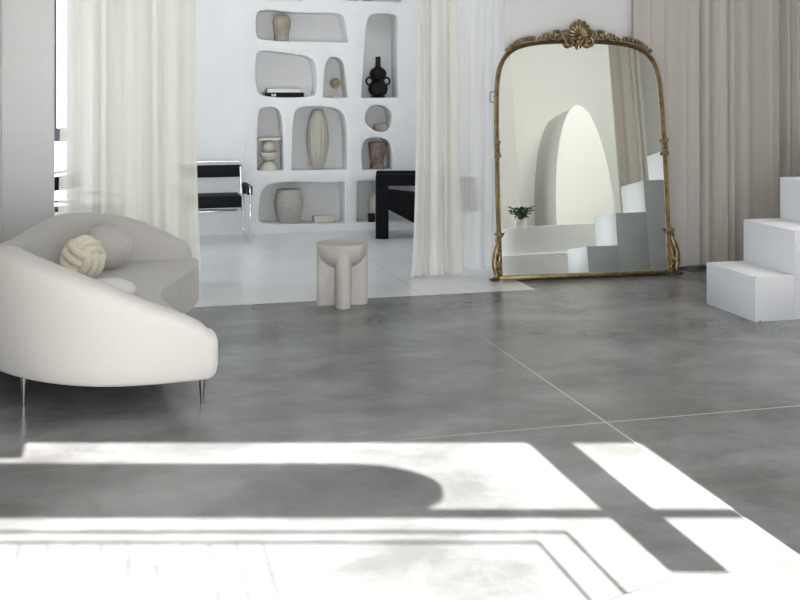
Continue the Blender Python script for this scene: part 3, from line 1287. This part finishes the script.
# ------------------------------------------------------------------ tubular steel and leather chair
def make_tube_chair():
    ch = thing('tubular_armchair', 'chrome tube and black leather strap armchair beside the shelf wall', 'chair', (0, 0, 0))
    W, R = .38, .011
    for s in (-1, 1):
        bm = bmesh.new()
        tube(bm, fillet([(s * W, -.30, .40), (s * W, -.33, .58), (s * W, .02, .575), (s * W, .27, .55), (s * W, .31, .02), (s * W, -.30, .013), (s * W, -.33, .30)], .07, 6, True), R, 10, True)
        obj('side_frame', bm, 'chrome', ch, 60, False)
        bm = bmesh.new()
        box(bm, s * W - .03, s * W + .03, -.27, .24, .58, .588, .003)
        box(bm, s * W - .03, s * W + .03, .235, .243, .46, .585, .003)
        box(bm, s * W - .03, s * W + .03, -.278, -.27, .50, .585, .003)
        obj('arm_strap', bm, 'black_leather', ch, 60, False)
    bm = bmesh.new()
    i = .315
    tube(bm, fillet([(-i, .12, .32), (-i, -.31, .375), (i, -.31, .375), (i, .12, .32)], .06, 6), R, 10)
    tube(bm, fillet([(-i - .05, .31, .30), (-i - .05, .12, .29), (i + .05, .12, .29), (i + .05, .31, .30)], .05, 5), R, 10)
    obj('seat_frame', bm, 'chrome', ch, 60, False)
    bm = bmesh.new()
    tube(bm, fillet([(-i - .02, .05, .30), (-i - .02, .20, .825), (i + .02, .20, .825), (i + .02, .05, .30)], .05, 6), R, 10)
    obj('back_frame', bm, 'chrome', ch, 60, False)
    # seat sling: rises to the front bar, hangs to the back
    bm = bmesh.new()
    prof_s = [(-.325, .375), (-.31, .392), (-.29, .39), (-.1, .345), (.05, .315), (.12, .305)]
    for (y0, z0), (y1, z1) in zip(prof_s, prof_s[1:]):
        rr_ = [[Vector((x_, y_, z_ + dz)) for x_, dz in ((-.29, 0), (.29, 0), (.29, .012), (-.29, .012))] for y_, z_ in ((y0, z0), (y1, z1))]
        rings(bm, rr_)
    box(bm, -.29, .29, -.33, -.318, .375, .495, .004)
    box(bm, -.29, .29, -.33, .1, .48, .495, .006)
    obj('seat', bm, 'black_leather', ch, 60, False)
    bm = bmesh.new()
    box(bm, -.345, .345, .175, .188, .655, .79, .004, 2)
    obj('back_strap', bm, 'black_leather', ch, 60, False)
    return ch


tcx = col(251, 11.75)[0]
tch = make_tube_chair()
tch.location = (tcx - .40, 11.97, 0)
tch.rotation_euler = (0, 0, 0)
dup(tch, (-.28, 11.1, 0), radians(62), 'chrome tube chair glimpsed between the block pier and the ivory sheer curtain')

# ------------------------------------------------------------------ black armchair
AX0, AD = col(375.5, 11.55)
ac = thing('black_armchair', 'chunky black upholstered armchair in front of the shelves, partly behind the white sheer', 'chair', (AX0, 11.55, 0), (0, 0, radians(-14.2)))


def prism_xz(bm, poly, y0, y1, bev=.02):
    b = bmesh.new()
    v0 = [b.verts.new((x, y0, z)) for x, z in poly]
    v1 = [b.verts.new((x, y1, z)) for x, z in poly]
    b.faces.new(v0)
    b.faces.new(v1[::-1])
    for i in range(len(poly)):
        j = (i + 1) % len(poly)
        b.faces.new((v0[i], v0[j], v1[j], v1[i]))
    bmesh.ops.recalc_face_normals(b, faces=b.faces)
    bmesh.ops.bevel(b, geom=b.edges[:], offset=bev, segments=3, affect='EDGES', profile=.5, clamp_overlap=True)
    join(bm, b)
    return bm


for y0 in (0, .42):
    bm = bmesh.new()
    prism_xz(bm, [(0, 0), (.142, 0), (.142, .59), (0, .59)], y0, y0 + .13)
    obj('leg', bm, 'black_fabric', ac, 45, False)
    bm = bmesh.new()
    prism_xz(bm, [(0, .575), (.80, .575), (.80, .70), (0, .70)], y0 - .001, y0 + .131, .024)
    obj('armrest', bm, 'black_fabric', ac, 45, False)
    bm = bmesh.new()
    prism_xz(bm, [(.66, 0), (.80, 0), (.80, .587), (.66, .587)], y0, y0 + .13)
    obj('leg', bm, 'black_fabric', ac, 45, False)
bm = bmesh.new()
prism_xz(bm, [(.06, .50), (.78, .43), (.78, .06), (.62, .06), (.06, .36)], .012, .538, .022)
obj('seat', bm, 'black_fabric', ac, 45, False)
bm = bmesh.new()
prism_xz(bm, [(.69, .3), (.79, .3), (.82, .735), (.72, .735)], .014, .536, .022)
obj('backrest', bm, 'black_fabric', ac, 45, False)

# grey chair showing through the white sheer
GX = col(458, 10.6)[0]
gc = thing('grey_chair', 'grey upholstered chair seen through the white sheer curtain', 'chair', (GX, 10.6, 0))
bm = bmesh.new()
box(bm, GX - .14, GX + .18, 10.5, 10.58, .43, .745, .02, 3)
obj('backrest', bm, 'grey_fabric', gc)
bm = bmesh.new()
box(bm, GX - .15, GX + .22, 10.5, 10.86, .40, .47, .02, 3)
obj('seat', bm, 'grey_fabric', gc)
for sx in (-.11, .18):
    for y_ in (10.54, 10.82):
        bm = bmesh.new()
        tube(bm, [(GX + sx, y_, 0), (GX + sx, y_, .43)], .009, 8)
        obj('leg', bm, 'chrome', gc)

# ------------------------------------------------------------------ what the mirror shows: arch wall, round plinth, plant
AY = 2.5
bm = bmesh.new()
box(bm, 5.09, 6.66, AY - .2, AY, 0, CEIL - .01)
struct('wall_arch', bm, 'arch_white', 30)
bm = bmesh.new()
box(bm, 5.0, 9.6, .6, .75, 0, CEIL - .01)
struct('wall_behind_arch', bm, 'arch_white')
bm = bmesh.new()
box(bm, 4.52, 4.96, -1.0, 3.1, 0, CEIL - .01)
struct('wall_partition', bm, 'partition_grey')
ab = thing('arch_backdrop', 'tall white arch-shaped block against the wall, seen in the mirror', 'backdrop', (5.75, 3, 0))
bm = bmesh.new()
cx, hw, zs, zp, yf = 5.75, .42, .7, 2.42, 3.6
arch = [(cx - hw, .0)]
for k in range(25):
    u = pi * k / 24
    arch.append((cx - hw * cos(u), zs + (zp - zs) * sin(u)))
arch.append((cx + hw, .0))
slab(bm, [(x_, -z_) for x_, z_ in arch], 0, 1, .0)
bm.transform(Matrix(((1, 0, 0, 0), (0, 0, yf - AY - .002, AY + .002), (0, -1, 0, 0), (0, 0, 0, 1))))
obj('block', bm, 'arch_white', ab, 30)
bm = bmesh.new()
b_ = curtain_bm(6.7, 7.35, 2.0, .02, 3.7, 4, 77, amp=.04)
join(bm, b_)
solo('drape', bm, 'drape_cloth', 'taupe drape hanging beside the white arch, seen in the mirror', 'curtain', (7.0, 2.0, .02), None, 80)
rp = thing('round_plinth', 'two-tier round white plinth reflected at the mirror lower left', 'plinth', (5.12, 4.56, 0))
for k, (r_, x_) in enumerate(((.92, 5.12), (.90, 5.17))):
    bm = bmesh.new()
    z0, z1 = (.0, .34) if k == 0 else (.341, .67)
    lathe(bm, [(r_ - .004, z0), (r_, z0 + .004), (r_, z1 - .004), (r_ - .004, z1)], (x_, 4.56, 0), 96)
    obj('tier', bm, 'arch_white', rp, 30)
# plant
PX, PY, PZ = 4.60, 4.5, .671
pl = thing('potted_plant', 'small leafy green plant in a pale pot, reflected in the mirror', 'plant', (PX, PY, PZ))
bm = bmesh.new()
lathe(bm, [(.055, 0), (.06, .004), (.075, .12), (.078, .13), (.07, .13), (.066, .1)], (PX, PY, PZ), 28)
obj('pot', bm, 'stone', pl)
bm = bmesh.new()
lathe(bm, [(.064, .1), (.066, .11), (.03, .115)], (PX, PY, PZ), 20)
obj('soil', bm, 'dark_soil', pl)
bs, bl = bmesh.new(), bmesh.new()
rnd = random.Random(9)
for k in range(18):
    a = rnd.uniform(0, 2 * pi)
    ln = rnd.uniform(.12, .23)
    sp = rnd.uniform(.1, .75)
    base = Vector((PX, PY, PZ + .11))
    tipd = Vector((cos(a) * sp, sin(a) * sp, 1)).normalized()
    pts = [base + tipd * ln * u + Vector((cos(a), sin(a), 0)) * .05 * u * u for u in (0, .3, .6, 1)]
    tube(bs, pts, [.004, .0035, .003, .002], 6)
    for u in (.35, .5, .65, .8, .92, 1.0):
        c_ = base + tipd * ln * u + Vector((cos(a), sin(a), 0)) * .05 * u * u
        for s in (0, 1):
            th = rnd.uniform(0, 2 * pi)
            dr = Vector((cos(th), sin(th), rnd.uniform(-.2, .5))).normalized()
            sd = dr.cross(Vector((0, 0, 1))).normalized()
            up_ = sd.cross(dr)
            l_, w_ = rnd.uniform(.05, .072), .026
            o_ = c_ + dr * .008
            vs = [bl.verts.new(o_ + dr * l_ * uu + sd * w_ * ww + up_ * hh_) for uu, ww, hh_ in
                  ((0, 0, 0), (.35, .9, .004), (.7, .8, .003), (1, 0, -.006), (.7, -.8, .003), (.35, -.9, .004), (.5, 0, -.004))]
            for i in range(6):
                bl.faces.new((vs[i], vs[(i + 1) % 6], vs[6]))
obj('stems', bs, 'twig', pl)
obj('foliage', bl, 'leaf', pl)['kind'] = 'stuff'

# ------------------------------------------------------------------ white round pouf in the sun, lower right
pc = rm(1.275, 2.88, 0)
bm = bmesh.new()
lathe(bm, [(.94, .001), (.95, .004), (.93, .014), (.89, .030), (.84, .044), (.76, .051), (.4, .053), (.1, .054)], (pc.x, pc.y, 0), 96)
solo('floor_mat', bm, 'white_fabric', 'thick round white floor mat in full sun at the lower right corner', 'mat', pc, None, 70)
